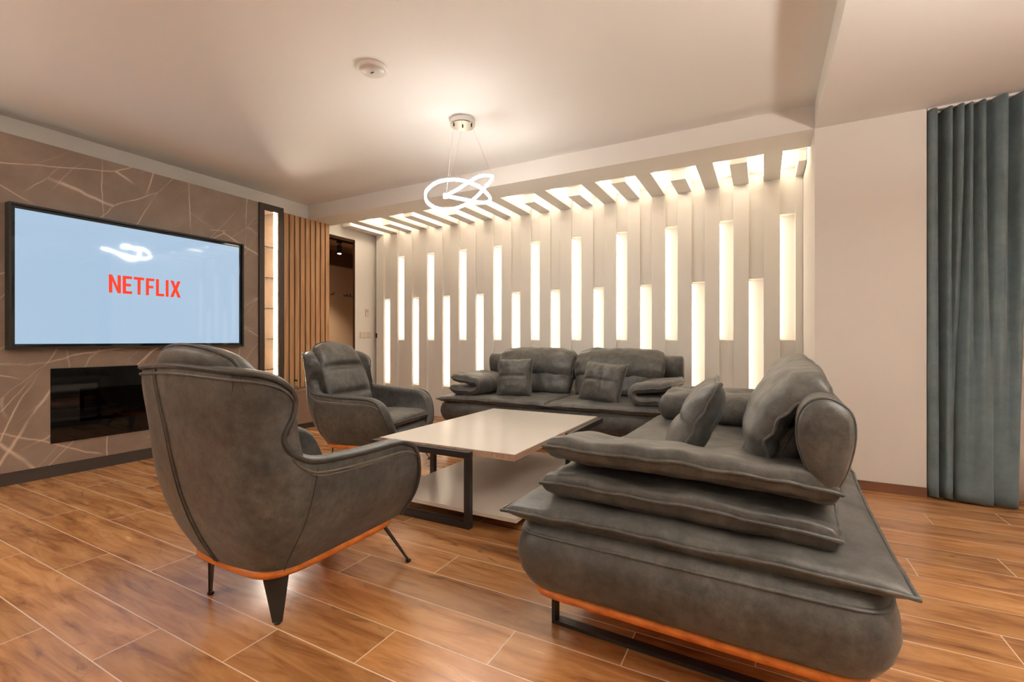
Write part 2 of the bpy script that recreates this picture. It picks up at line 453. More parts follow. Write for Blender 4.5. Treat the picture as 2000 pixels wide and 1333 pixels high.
# back wall with recessed strips and niches between the slats
PITCH = .2674; NW = .127; NN = 20
nx = [.146-PITCH*i for i in range(NN)]          # left edges of the niches
YS, YI, YN = 5.20, 5.232, 5.315                  # slat face, infill face, niche back
mb = MB().box(-5.3, XP, YN, 5.45, 0, 2.93)
lit = []
for i, x in enumerate(nx):
    z0, z1 = (1.05, 2.27) if i % 2 == 0 else (.415, 1.66)
    x1 = x+NW
    mb.box(x, x1, YI, YN, 0, z0).box(x, x1, YI, YN, z1, 2.70)
    lit.append((i, x, x1, z0, z1))
struct('wall_back', mb, M_SLAB)
ORD = ['first', 'second', 'third', 'fourth', 'fifth', 'sixth', 'seventh', 'eighth', 'ninth', 'tenth', 'eleventh', 'twelfth', 'thirteenth',
       'fourteenth', 'fifteenth', 'sixteenth', 'seventeenth', 'eighteenth', 'nineteenth', 'twentieth', 'twenty-first']
fronts = {'S': 4.76, 'M': 4.57, 'L': YB+.36}
slat0 = bar0 = None
for i in range(NN+1):
    xr = nx[i-1] if i else XP-.002
    xl = nx[i]+NW if i < NN else -5.10
    if i == 0: xl = nx[0]+NW
    if i == NN: xl = nx[-1]-.145
    kind = 'L' if i % 2 else ('S' if i in (0, 4, 8, 10, 14, 18) else 'M')
    s = MB().box(xl, xr, YS, YN, 0, 2.70).build('wall_slat', M_SLAB, bevel=.002)
    tag(s, f'white vertical wall slat, {ORD[i]} counted leftwards from the right pillar', 'wall slat', 'white slats of the lit feature wall')
    b = MB().box(xl, xr, fronts[kind], YS, 2.605, 2.70).build('ceiling_bar', M_SLAB, bevel=.002)
    word = {'L': 'long', 'M': 'medium-length', 'S': 'short'}[kind]
    tag(b, f'{word} white ceiling bar above the slat wall, {ORD[i]} leftwards from the pillar', 'ceiling bar', 'white bars in the ceiling recess')
    if kind == 'L':
        if i < NN:
            c = MB().box(xl-.008, xl, fronts[kind]+.02, YS-.02, 2.655, 2.69).build('led_strip', M_COVE)  # left-side strip is added, to brighten the gaps of the recess
            tag(c, f'glowing strip along the left side of the {ORD[i//2]} long ceiling bar from the pillar', 'light strip', 'light strips of the ceiling recess')
        c = MB().box(xr, xr+.008, fronts[kind]+.02, YS-.02, 2.655, 2.69).build('led_strip', M_COVE)
        tag(c, f'glowing strip along the right side of the {ORD[i//2]} long ceiling bar from the pillar', 'light strip', 'light strips of the ceiling recess')
for i, x, x1, z0, z1 in lit:
    l = MB().box(x, x+.006, YI+.008, YN-.012, z0+.02, z1-.02).build('led_strip', M_LED)
    word = 'upper' if i % 2 == 0 else 'lower'
    tag(l, f'glowing warm strip in the {ORD[i//2]} {word} wall niche leftwards from the pillar', 'light strip', 'light strips of the wall niches')

# ------------------------------------------------------------------ media wall
t = empty('media_wall', (-4.97, 1.0, 0), label='dark brown-grey veined marble panel wall carrying the television', cat='wall panel')
def child(o, p):
    o.parent = p; o.matrix_parent_inverse = p.matrix_world.inverted(); return o
bpy.context.view_layer.update()
def at_root(mb, name, mat, root, **k):
    """mesh given in world coordinates, parented to an unrotated root"""
    off = root.location
    mb.v = [(v[0]-off[0], v[1]-off[1], v[2]-off[2]) for v in mb.v]
    return mb.build(name, mat, root, **k)
FY0, FY1, FZ0, FZ1 = 1.488, 2.75, .257, .833
at_root(MB().box(XL, -4.79, -3.2, FY0, .095, 2.54).box(XL, -4.79, FY1, 3.158, .095, 2.54).box(XL, -4.79, FY0, FY1, .095, FZ0).box(XL, -4.79, FY0, FY1, FZ1, 2.54).box(XL, -5.08, FY0, FY1, FZ0, FZ1), 'panel', M_MARBLE, t)
at_root(MB().box(XL, -4.795, -3.2, 3.158, 0, .095), 'plinth', M_PLINTH, t)

# fireplace
f = empty('fireplace', (-4.8, 2.1, FZ0), label='long black glass electric fireplace set in the marble wall below the television', cat='fireplace')
iy0, iy1, iz0, iz1 = 1.66, FY1-.14, .40, .665
fr = MB()
for a in [(FY0+.002, iy0, FZ0+.002, FZ1-.002), (iy1, FY1-.002, FZ0+.002, FZ1-.002), (iy0, iy1, FZ0+.002, iz0), (iy0, iy1, iz1, FZ1-.002)]:
    fr.box(-4.80, -4.782, *a)
at_root(fr, 'front_panel', M_BLACKG, f)
at_root(MB().box(-5.07, -5.05, iy0-.05, iy1+.05, iz0-.05, iz1+.05).box(-5.05, -4.80, iy0-.05, iy0-.03, iz0-.05, iz1+.05).box(-5.05, -4.80, iy1+.03, iy1+.05, iz0-.05, iz1+.05).box(-5.05, -4.80, iy0-.03, iy1+.03, iz0-.05, iz0-.03).box(-5.05, -4.80, iy0-.03, iy1+.03, iz1+.03, iz1+.05), 'firebox', M_BLACKM, f)
M_LOG = wood('fire_logs', (.10, .055, .03), (.24, .15, .09), (.45, .33, .22), 'Y', 2)
lg = MB()
for (y0, y1, z, xx, r, dz) in [(1.70, 2.1, .43, -4.9, .022, .03), (1.85, 2.35, .455, -4.93, .02, -.02), (2.0, 2.6, .43, -4.88, .024, .02), (1.75, 1.98, .47, -4.95, .014, .03)]:
    pts = [(xx+.02*math.sin(k*1.7), y0+(y1-y0)*k/8, z+dz*k/8+.008*math.sin(k*2.3)) for k in range(9)]
    lg.tube(pts, [r*(.7+.3*math.sin(k*1.3+1)) for k in range(9)], n=9)
at_root(lg, 'log_bed', M_LOG, f, smooth=True)
at_root(MB().box(-4.795, -4.792, iy0, iy1, iz0, iz1), 'glass_pane', M_SMOKE, f)

# television
tvr = empty('television', (-4.79, 2.1, .985), label='wall-mounted flat television showing a red word on a pale blue screen', cat='television')
TY0, TY1, TZ0, TZ1 = 1.243, 2.955, .985, 2.04
def ring(y0, y1, z0, z1, wd, x0, x1):
    return MB().box(x0, x1, y0, y0+wd, z0, z1).box(x0, x1, y1-wd, y1, z0, z1).box(x0, x1, y0+wd, y1-wd, z0, z0+wd).box(x0, x1, y0+wd, y1-wd, z1-wd, z1)
at_root(ring(TY0, TY1, TZ0, TZ1, .016, -4.789, -4.715), 'outer_frame', M_BLACKM, tvr, bevel=.002)
at_root(ring(TY0+.016, TY1-.016, TZ0+.016, TZ1-.016, .022, -4.789, -4.735), 'bezel', M_BLACKG, tvr, bevel=.002)
at_root(MB().box(-4.789, -4.742, TY0+.038, TY1-.038, TZ0+.038, TZ1-.038), 'screen', M_SCREEN, tvr)
scr = tvr.children[-1]
LH = .150; s = .023
def seg(p): return p
letters = {
 'N': (.082, [[(0,0),(s,0),(s,LH*.66),(.082-s,0),(.082,0),(.082,LH),(.082-s,LH),(.082-s,LH*.36),(s,LH),(0,LH)]]),
 'E': (.066, [[(0,0),(.066,0),(.066,s),(s,s),(s,.063),(.058,.063),(.058,.063+s),(s,.063+s),(s,LH-s),(.066,LH-s),(.066,LH),(0,LH)]]),
 'T': (.076, [[(.038-s/2,0),(.038+s/2,0),(.038+s/2,LH-s),(.076,LH-s),(.076,LH),(0,LH),(0,LH-s),(.038-s/2,LH-s)]]),
 'F': (.064, [[(0,0),(s,0),(s,.063),(.056,.063),(.056,.063+s),(s,.063+s),(s,LH-s),(.064,LH-s),(.064,LH),(0,LH)]]),
 'L': (.064, [[(0,0),(.064,0),(.064,s),(s,s),(s,LH),(0,LH)]]),
 'I': (s, [[(0,0),(s,0),(s,LH),(0,LH)]]),
 'X': (.088, [[(0,0),(.027,0),(.044,LH*.33),(.061,0),(.088,0),(.0585,LH*.5),(.086,LH),(.060,LH),(.044,LH*.68),(.028,LH),(.002,LH),(.0295,LH*.5)]]),
}
yy = 1.831; lm = MB(); wsum = sum(letters[c][0] for c in 'NETFLIX'); gap = (.540-wsum)/6
for c in 'NETFLIX':
    wd, polys = letters[c]
    for p in polys:
        lm.prism(p, lambda a, b_, d: (d, yy+a, 1.443+b_), -4.743, -4.7405)
    yy += wd+gap
off = tvr.location
lm.v = [(v[0]-off[0], v[1]-off[1], v[2]-off[2]) for v in lm.v]
lo = lm.build('logo', M_LOGO, tvr)

# display cabinet
c = empty('display_cabinet', (-4.95, 3.3, 0), label='tall narrow cabinet with dark frame, glass door and lit wooden shelves', cat='cabinet')
CY0, CY1 = 3.16, 3.447
at_root(MB().box(XL, -4.80, CY0, CY0+.02, .095, 2.54).box(XL, -4.80, CY1-.02, CY1, .095, 2.54).box(XL, -4.80, CY0+.02, CY1-.02, 2.50, 2.54).box(XL, -4.80, CY0+.02, CY1-.02, .0, .30).box(XL, -5.13, CY0+.02, CY1-.02, .3, 2.5), 'body', M_FRAME, c)
at_root(MB().box(-5.13, -5.12, CY0+.02, CY1-.02, .30, 2.50).box(-5.12, -4.81, CY0+.02, CY0+.03, .30, 2.50), 'wood_lining', M_CABW, c)
dr = at_root(MB().box(-4.80, -4.77, CY0, CY0+.058, .10, 2.54).box(-4.80, -4.77, CY1-.058, CY1, .10, 2.54).box(-4.80, -4.77, CY0+.058, CY1-.058, 2.468, 2.54).box(-4.80, -4.77, CY0+.058, CY1-.058, .10, .36), 'door', M_FRAME, c, bevel=.002)
MB().box(-4.79-c.location[0], -4.787-c.location[0], CY0+.058-3.3, CY1-.058-3.3, .36, 2.468).build('glass_pane', M_PANE, dr)
for z in (.72, 1.06, 1.40, 1.74, 2.08):
    at_root(MB().box(-5.12, -4.83, CY0+.032, CY1-.035, z, z+.008), 'glass_shelf', M_GLASS, c)
at_root(MB().box(-4.86, -4.845, CY1-.060, CY1-.035, .32, 2.48), 'led_strip', emis('cabinet_led', (1, .86, .68), E_CAB), c)

# slatted timber panel and bench
sp = empty('slatted_panel', (XL, 4.0, .46), label='vertical orange pine slat panel on a dark backing between cabinet and doorway', cat='wall panel')
at_root(MB().box(XL+.002, XL+.012, 3.45, 4.385, .46, 2.60), 'backing', M_BLACKM, sp)
for k in range(12):
    y0 = 4.315-.0765*k
    at_root(MB().box(XL+.012, XL+.035, y0, y0+.059, .462, 2.60), 'slat', M_SLAT, sp, bevel=.002)
bn = empty('low_bench_cabinet', (-4.95, 3.9, 0), label='low taupe drawer bench under the timber slats', cat='cabinet')
at_root(MB().box(XL, -4.80, 3.452, 4.36, .0, .06), 'plinth', M_PLINTH, bn)
at_root(MB().box(XL, -4.79, 3.452, 4.36, .064, .44), 'body', M_TAUPE, bn, bevel=.003)
at_root(MB().box(XL, -4.78, 3.452, 4.37, .44, .46), 'top', M_TAUPE, bn, bevel=.002)
for (x, y, hgt, r, lab) in [(-4.90, 3.86, .085, .022, 'small clear glass tealight holder on the low bench, by the armchair wing'),
                            (-4.87, 3.93, .065, .026, 'squat clear glass bowl on the low bench, partly behind the armchair'),
                            (-4.9, 3.70, .12, .02, 'slim clear glass bud vase on the low bench, nearest the display cabinet')]:
    o = MB().lathe([(r*.8, 0), (r, .004), (r*1.05, hgt*.4), (r*.75, hgt*.7), (r, hgt), (r*.86, hgt), (r*.6, hgt*.7), (r*.85, hgt*.4), (r*.7, .01)], (0, 0, 0), 20).build('glass_ornament', M_GLASS, smooth=True, loc=(x, y, .46))
    tag(o, lab, 'ornament')

# switches, thermostat, latch
o = MB().box(XL, XL+.008, 4.945, 5.155, 1.085, 1.172).build('light_switch', M_SWITCH, bevel=.002); tag(o, 'wide cream switch plate on the white wall beside the doorway', 'switch')
for k in range(3):
    q = MB().box(XL+.008, XL+.011, 4.955+k*.066, 5.015+k*.066, 1.095, 1.162).build('rocker', M_SWITCH, o, bevel=.001)
o = MB().box(XL, XL+.012, 5.045, 5.11, 1.40, 1.51).build('thermostat', M_SWITCH, bevel=.003); tag(o, 'small cream thermostat on the white wall above the switch plate', 'thermostat')
MB().box(XL+.012, XL+.014, 5.055, 5.10, 1.46, 1.50).build('display', plain('thermo_display', (.55, .48, .42), .3), o)
o = MB().box(-5.085, -5.06, YS-.012, YS, 1.085, 1.155).build('door_latch', M_BLACKM, bevel=.002); tag(o, 'small black latch at the left edge of the slat wall', 'latch')

# hall: hooks, rail, track light
hr = MB().box(-6.6, -6.585, 5.62, 6.75, 1.86, 1.875)
for k, y in enumerate((5.684, 5.965, 6.047, 6.131)):
    o = MB().tube(catmull([(-6.60, 0, .0), (-6.555, 0, -.005), (-6.53, 0, .012), (-6.525, 0, .035)], 5), .006, n=8).lathe([(.018, -.004), (.018, .004)], (-6.592, 0, 0), 12).build('coat_hook', M_BLACKM, smooth=True, loc=(0, y, 1.845))
    tag(o, ['black coat hook in the hall, alone at the left', 'black coat hook in the hall, left one of the row of three', 'black coat hook in the hall, middle of the row of three', 'black coat hook in the hall, right one of the row of three'][k], 'coat hook', 'coat hooks on the hall wall')
tk = empty('track_light', (-5.9, 5.2, 2.7), label='black ceiling track with one small cylindrical spotlight in the hall', cat='track light')
at_root(MB().box(-5.92, -5.88, 3.6, 6.9, 2.615, 2.64), 'track', M_BLACKM, tk)
at_root(MB().box(-5.905, -5.895, 3.7, 3.71, 2.64, 2.70), 'suspension', M_BLACKM, tk); at_root(MB().box(-5.905, -5.895, 6.7, 6.71, 2.64, 2.70), 'suspension', M_BLACKM, tk)
at_root(MB().tube([(-5.9, 5.24, 2.615), (-5.9, 5.24, 2.55)], .008).box(-5.92, -5.88, 5.20, 5.28, 2.585, 2.617), 'stem', M_BLACKM, tk)
h = at_root(MB().lathe([(.034, .0), (.036, .005), (.036, .13), (.03, .135)], (-5.9, 5.24, 2.42), 20), 'spotlight_head', M_BLACKM, tk, smooth=True)
MB().lathe([(.028, -.003), (.028, .0005)], (0, 0, 2.42-2.7), 20).build('bulb', emis('spot_bulb', (1, .85, .7), E_HALL), h, loc=(0, .04, 0))
ld = bpy.data.lights.new('spot', 'SPOT'); ld.energy = 75; ld.color = (1, .72, .45); ld.spot_size = math.radians(100); ld.spot_blend = .6; ld.shadow_soft_size = .04
lo = bpy.data.objects.new('spot', ld); link(lo); lo.parent = tk; lo.location = (0, .04, -.30)

# ------------------------------------------------------------------ ceiling things
o = empty('ceiling_detector', (-2.187, 2.204, ZC), label='round white smoke detector disc on the ceiling left of the pendant lamp', cat='detector')
MB().lathe([(.098, 0), (.10, -.006), (.094, -.016), (.085, -.018)], (0, 0, 0), 40).build('ring', plain('detector_white', (.78, .71, .66), .35), o, smooth=True)
MB().lathe([(.078, -.016), (.076, -.024), (.02, -.028), (.0, -.028)], (0, 0, 0), 40).build('disc', plain('detector_face', (.62, .55, .50), .4), o, smooth=True)
MB().box(-.012, .012, -.003, .003, -.031, -.0275).build('indicator', M_BLACKM, o)

PX, PY = -2.075, 3.055
pn = empty('pendant_lamp', (PX, PY, ZC), label='looping white ring pendant lamp hanging from a round chrome ceiling plate', cat='pendant lamp')
cp = MB().lathe([(.0, 0), (.098, 0), (.098, -.045), (.094, -.05), (.0, -.05)], (0, 0, 0), 48).build('canopy', M_CHROME, pn, smooth=False)
for p in [(0, 0), (-.045, -.055), (.07, .02)]:
    MB().lathe([(.006, 0), (.006, -.012), (.004, -.014)], (p[0], p[1], -.05), 12).build('cable_gland', M_BLACKM, cp)
# curve measured as (sideways, height, depth) about the lamp centre
F_, R_ = Vector((-math.sin(YAW), math.cos(YAW), 0)), Vector((math.cos(YAW), math.sin(YAW), 0))
C0 = Vector((0, 0, 1.05))+F_*3.70
img = [(960, 343, -.10), (938, 343, -.06), (915, 355, .00), (892, 370, .06), (872, 381, .10), (880, 384, .12), (905, 389, .10), (930, 394, .08), (950, 395, .02), (958, 388, -.04), (948, 374, -.10), (930, 361, -.16),
       (905, 352, -.22), (878, 350, -.26), (850, 357, -.24), (832, 374, -.15), (834, 393, -.03), (852, 406, .08), (876, 409, .17), (905, 401, .22), (930, 384, .20), (948, 364, .12), (960, 350, -.02)]
cur = []
for (px, py, dv) in img:
    dd = 3.70+dv
    cur.append(Vector((0, 0, 1.05))+F_*dd+R_*((px-1000)/915*dd)+Vector((0, 0, -(py-665)/915*dd)))
cur = [p-Vector((PX, PY, ZC)) for p in cur]
cc = catmull(cur, 8, True)
def ribbon(pts, wd, hg, dz0):
    V = []; F = []; m = len(pts); cen = sum(pts, Vector())/m
    for i, p in enumerate(pts):
        tg = (pts[(i+1) % m]-pts[i-1]).normalized()
        s_ = Vector((0, 0, 1)).cross(tg)
        s_ = s_.normalized() if s_.length > .05 else Vector((1, 0, 0))
        for a, b_ in ((-wd, 0), (wd, 0), (wd, hg), (-wd, hg)):
            V.append(p+s_*a+Vector((0, 0, b_+dz0)))
    for i in range(m):
        j = (i+1) % m
        for k in range(4): F.append((i*4+k, i*4+(k+1) % 4, j*4+(k+1) % 4, j*4+k))
    return V, F
V, F = ribbon(cc, .0075, .018, -.014); mesh('light_ring', V, F, M_PEND, pn, True)
V, F = ribbon(cc, .0064, .007, .005); mesh('ring_housing', V, F, plain('lamp_silver', (.55, .52, .5), .3, .6), pn, True)
hub = cur[4]
MB().lathe([(.0, -.02), (.016, -.018), (.018, 0), (.016, .02), (0, .022)], tuple(hub+Vector((-.012, 0, -.008))), 16).build('hub', emis('hub_white', NEUT, 3), pn, smooth=True)
for a, b_ in [((-.045, -.055, -.05), hub+Vector((0, 0, .02))), ((.07, .02, -.05), cur[0]+Vector((0, 0, .012))), ((0, 0, -.05), cur[13]+Vector((0, 0, .012)))]:
    MB().tube([a, b_], .0011, n=6).build('suspension_cable', plain('cable', (.6, .57, .54), .4), pn)

# uplight bowls added out of view to fill the room via the ceiling
M_FILL = emis('lamp_diffuser', (.97, .925, .85), E_FILL)
for k, (x, y) in enumerate([(-4.3, -1.35), (1.5, 1.1)]):
    zc = ZC if x < XP else ZL
    o = empty('bowl_pendant', (x, y, zc), label=['white uplight bowl pendant at the rear of the room, nearest the marble wall', 'white uplight bowl pendant under the lower ceiling, beside the viewer'][k], cat='pendant lamp', group='uplight bowl pendants')
    MB().lathe([(.05, 0), (.05, -.02), (.01, -.03)], (0, 0, 0), 24).build('canopy', M_WHITE, o)
    MB().tube([(0, 0, -.02), (0, 0, -.80)], .004).build('stem', M_METAL, o)
    MB().lathe([(.17*math.sin(a*PI/20), -.75-.12*math.cos(a*PI/20)) for a in range(0, 11)]+[(.165, -.75)]+[(.163*math.sin(a*PI/20), -.75-.114*math.cos(a*PI/20)) for a in range(10, -1, -1)], (0, 0, 0), 32).build('bowl_shade', M_WHITE, o, smooth=True)
    MB().lathe([(.0, -.775), (.15, -.775), (.15, -.765), (.0, -.765)], (0, 0, 0), 32).build('light_disc', M_FILL, o)

# ------------------------------------------------------------------ curtains
def curtain(name, top, bot, z0, z1, mat, n=10, nz=40, wr=.006, th=.004, pw=1.0):
    A = catmull([Vector((*p, 0)) for p in top], n); B = catmull([Vector((*p, 0)) for p in bot], n)
    V = []; F = []; m = len(A)
    for j in range(nz+1):
        q = j/nz; z = z1+(z0-z1)*q; t_ = ease(min(1, q*pw))
        for i in range(m):
            p = A[i].lerp(B[i], t_)
            nz_ = noise.noise(Vector((p.x*9, z*3.1, 2)))*wr*2*q+noise.noise(Vector((p.x*30, z*9, 5)))*wr*.5*q
            V.append((p.x+nz_*.4, p.y+nz_, z))
    for j in range(nz):
        for i in range(m-1):
            F.append((j*m+i, j*m+i+1, (j+1)*m+i+1, (j+1)*m+i))
    o = mesh(name, V, F, mat, None, True)
    s_ = o.modifiers.new('t', 'SOLIDIFY'); s_.thickness = th
    return o
top = [(.972, 4.10), (.985, 4.05), (1.01, 4.05), (1.028, 4.11), (1.045, 4.18), (1.07, 4.08), (1.09, 4.06), (1.105, 4.14), (1.125, 4.06), (1.145, 4.05), (1.16, 4.13), (1.185, 4.05), (1.21, 4.12), (1.24, 4.04), (1.27, 4.11), (1.30, 4.04), (1.34, 4.02), (1.37, 4.12), (1.42, 4.02), (1.46, 4.09)]
bot = [(.972, 4.10), (.980, 4.05), (1.015, 4.04), (1.028, 4.10), (1.040, 4.15), (1.048, 4.08), (1.06, 4.045), (1.085, 4.04), (1.098, 4.10), (1.102, 4.15), (1.108, 4.04), (1.14, 4.01), (1.18, 4.00), (1.225, 3.985), (1.262, 3.985), (1.272, 4.03), (1.30, 4.02), (1.34, 4.0), (1.375, 4.0), (1.39, 4.06)]
o = curtain('curtain', top, bot, .015, 2.585, M_CURT, pw=.85)
tag(o, 'heavy teal-grey curtain hanging in folds beside the right pillar', 'curtain')
sh = [(1.25+.1*k, 4.23+.03*math.sin(k*2.1)) for k in range(14)]
o = curtain('sheer_curtain', sh, sh, .01, 2.585, M_SHEER, n=6, nz=10)
tag(o, 'pale pinkish sheer curtain at the right edge, behind the teal curtain', 'curtain')
o = MB().box(.97, 3.1, 4.07, 4.10, 2.585, 2.60).box(.97, 3.1, 4.14, 4.155, 2.585, 2.60).box(.97, 3.1, 4.22, 4.235, 2.585, 2.60).build('curtain_track', plain('track_white', (.8, .75, .7), .4))
tag(o, 'white ceiling track carrying the teal and the sheer curtain', 'curtain track')

# ------------------------------------------------------------------ coffee table
tb = empty('coffee_table', (-1.64, 2.9, 0), label='low two-tier coffee table with cream top and black angular metal frames', cat='coffee table')
TX0, TX1, TYa, TYb, TZ = -2.125, -1.165, 2.205, 3.62, .44
at_root(MB().box(TX0, TX1, TYa, TYb, TZ-.036, TZ-.002), 'tabletop', M_EDGE, tb, bevel=.001)
at_root(MB().box(TX0+.001, TX1-.001, TYa+.001, TYb-.001, TZ-.0019, TZ), 'top_surface', M_TOP, tb)
at_root(MB().box(TX0+.03, TX1+.01, TYa+.0, TYb-.0, .075, .098), 'lower_shelf', M_SHELF, tb, bevel=.001)
b_ = .036
def lframe(x0, x1, y0, y1, nearleft):
    m = MB()
    zt = TZ-.012
    if nearleft:   # corner at (x0,y0)
        m.box(x0, x1, y0-b_, y0, zt-b_, zt).box(x0, x1, y0-b_, y0, 0, b_).box(x1-b_, x1, y0-b_, y0, b_, zt-b_)
        m.box(x0-b_, x0, y0-b_, y1, zt-b_, zt).box(x0-b_, x0, y0-b_, y1, 0, b_).box(x0-b_, x0, y1-b_, y1, b_, zt-b_)
    else:
        m.box(x0, x1, y1, y1+b_, zt-b_, zt).box(x0, x1, y1, y1+b_, 0, b_).box(x0, x0+b_, y1, y1+b_, b_, zt-b_)
        m.box(x1, x1+b_, y0, y1+b_, zt-b_, zt).box(x1, x1+b_, y0, y1+b_, 0, b_).box(x1, x1+b_, y0, y0+b_, b_, zt-b_)
    return m
at_root(lframe(TX0, -1.43, TYa, 2.79, True), 'metal_frame', M_METAL, tb, bevel=.0015)
at_root(lframe(-1.56, TX1, 2.93, TYb, False), 'metal_frame', M_METAL, tb, bevel=.0015)

# ------------------------------------------------------------------ armchair
W_ = [(.2, .262), (.25, .30), (.3, .338), (.4, .388), (.5, .412), (.6, .418), (.7, .400), (.8, .394), (.88, .402), (.93, .395), (1.0, .36)]
YB_ = [(.2, -.335), (.25, -.365), (.3, -.39), (.4, -.425), (.5, -.45), (.6, -.468), (.7, -.482), (.8, -.495), (.9, -.505), (1.0, -.508)]
YF_ = [(.2, .335), (.25, .35), (.35, .355), (.45, .335), (.52, .31), (.56, .285), (.62, .25), (1, .25)]
R_T = [(.2, .13), (.4, .19), (.6, .21), (.8, .19), (1, .17)]
def smooth_tab(tab, z, d=.035):
    return (lerp_tab(tab, z-d)+2*lerp_tab(tab, z)+lerp_tab(tab, z+d))/4
def plan(p, z, off=0.0):
    w_, yb, yf, r = smooth_tab(W_, z), smooth_tab(YB_, z), smooth_tab(YF_, z, .02), smooth_tab(R_T, z)
    w_ -= off; yb += off*1.1; r = max(.05, r-off*.6)
    if p < .3:
        q = p/.3; x = (w_-r)*q; y = yb-.012*math.cos(q*PI/2)
    elif p < .6:
        a = (p-.3)/.3*PI/2; x = w_-r+r*math.sin(a); y = yb+r-r*math.cos(a)
    else:
        q = (p-.6)/.4; y = yb+r+(yf-yb-r)*q; x = w_*(1-.05*q*q)
    return x, y
RIM = [(0, 0, .958), (.10, .10, .957), (.2, .2, .953), (.30, .32, .948), (.38, .42, .94), (.45, .50, .925), (.50, .555, .895), (.53, .578, .85), (.555, .562, .79),
       (.58, .532, .745), (.60, .516, .705), (.63, .532, .66), (.67, .585, .622), (.74, .70, .608), (.82, .82, .602), (.90, .90, .600), (.95, .95, .594), (.985, .985, .575), (1, 1.0, .55)]
rim = catmull([Vector(r) for r in RIM], 3)
NV = 14
def shell():
    secs = []; us = []
    half = [(v.x, v.y, v.z) for v in rim]
    full = [(-1, *h) for h in half[::-1]]+[(1, *h) for h in half[1:]]
    V = []; F = []; L = 2*(NV+1)+3
    rimline = []; stitch = []; fronts_ = {}
    for k, (sg, pb, pr, zr) in enumerate(full):
        th = .075+.03*ease(max(0, min(1, (pr-.6)/.3)))
        row = []
        for v in range(NV+1):
            q = v/NV; z = .212+(zr-.212)*q; p = pb+(pr-pb)*q**1.5
            x, y = plan(p, z); row.append(Vector((sg*x, y, z)))
        inn = []
        for v in range(NV, -1, -1):
            q = v/NV; z = .24+(zr-.24)*q; p = pb+(pr-pb)*q**1.5
            x, y = plan(p, z, th)
            inn.append(Vector((sg*x, y, z-.004)))
        o_, i_ = row[-1], inn[0]
        mids = [o_.lerp(i_, f)+Vector((0, 0, h)) for f, h in ((.2, .014), (.5, .02), (.8, .012))]
        V += row+mids+inn
        rimline.append(o_.copy()+Vector((0, 0, .004))); stitch.append(row[-1].lerp(row[-3], .9))
        secs.append((row, inn))
    m = len(full)
    for k in range(m-1):
        for j in range(L-1):
            F.append((k*L+j, k*L+j+1, (k+1)*L+j+1, (k+1)*L+j))
    # front ends with a padded nose
    for k in (0, m-1):
        base = k*L; prev = None
        nn = len(V)
        for v in range(NV+1):
            a = V[base+v]; b2 = V[base+L-1-v]
            for f, h in ((.25, .018), (.5, .024), (.75, .018)):
                V.append(a.lerp(b2, f)+Vector((0, h, .003)))
        def col(v): return [base+v, nn+v*3, nn+v*3+1, nn+v*3+2, base+L-1-v]
        for v in range(NV):
            A, B = col(v), col(v+1)
            for i in range(4): F.append((A[i], A[i+1], B[i+1], B[i]))
        T = col(NV); F.append((T[0], T[1], base+NV+1)); F.append((T[1], T[2], base+NV+2, base+NV+1)); F.append((T[2], T[3], base+NV+3, base+NV+2)); F.append((T[3], T[4], base+NV+3))
    frontL = [V[v].copy() for v in range(NV, -1, -1)]
    frontR = [V[(m-1)*L+v].copy() for v in range(NV, -1, -1)]
    line = frontL[::-1]+rimline[1:-1]+frontR
    innl = [V[k*L+NV+4].copy() for k in range(m)]
    return V, F, line, stitch, secs, innl
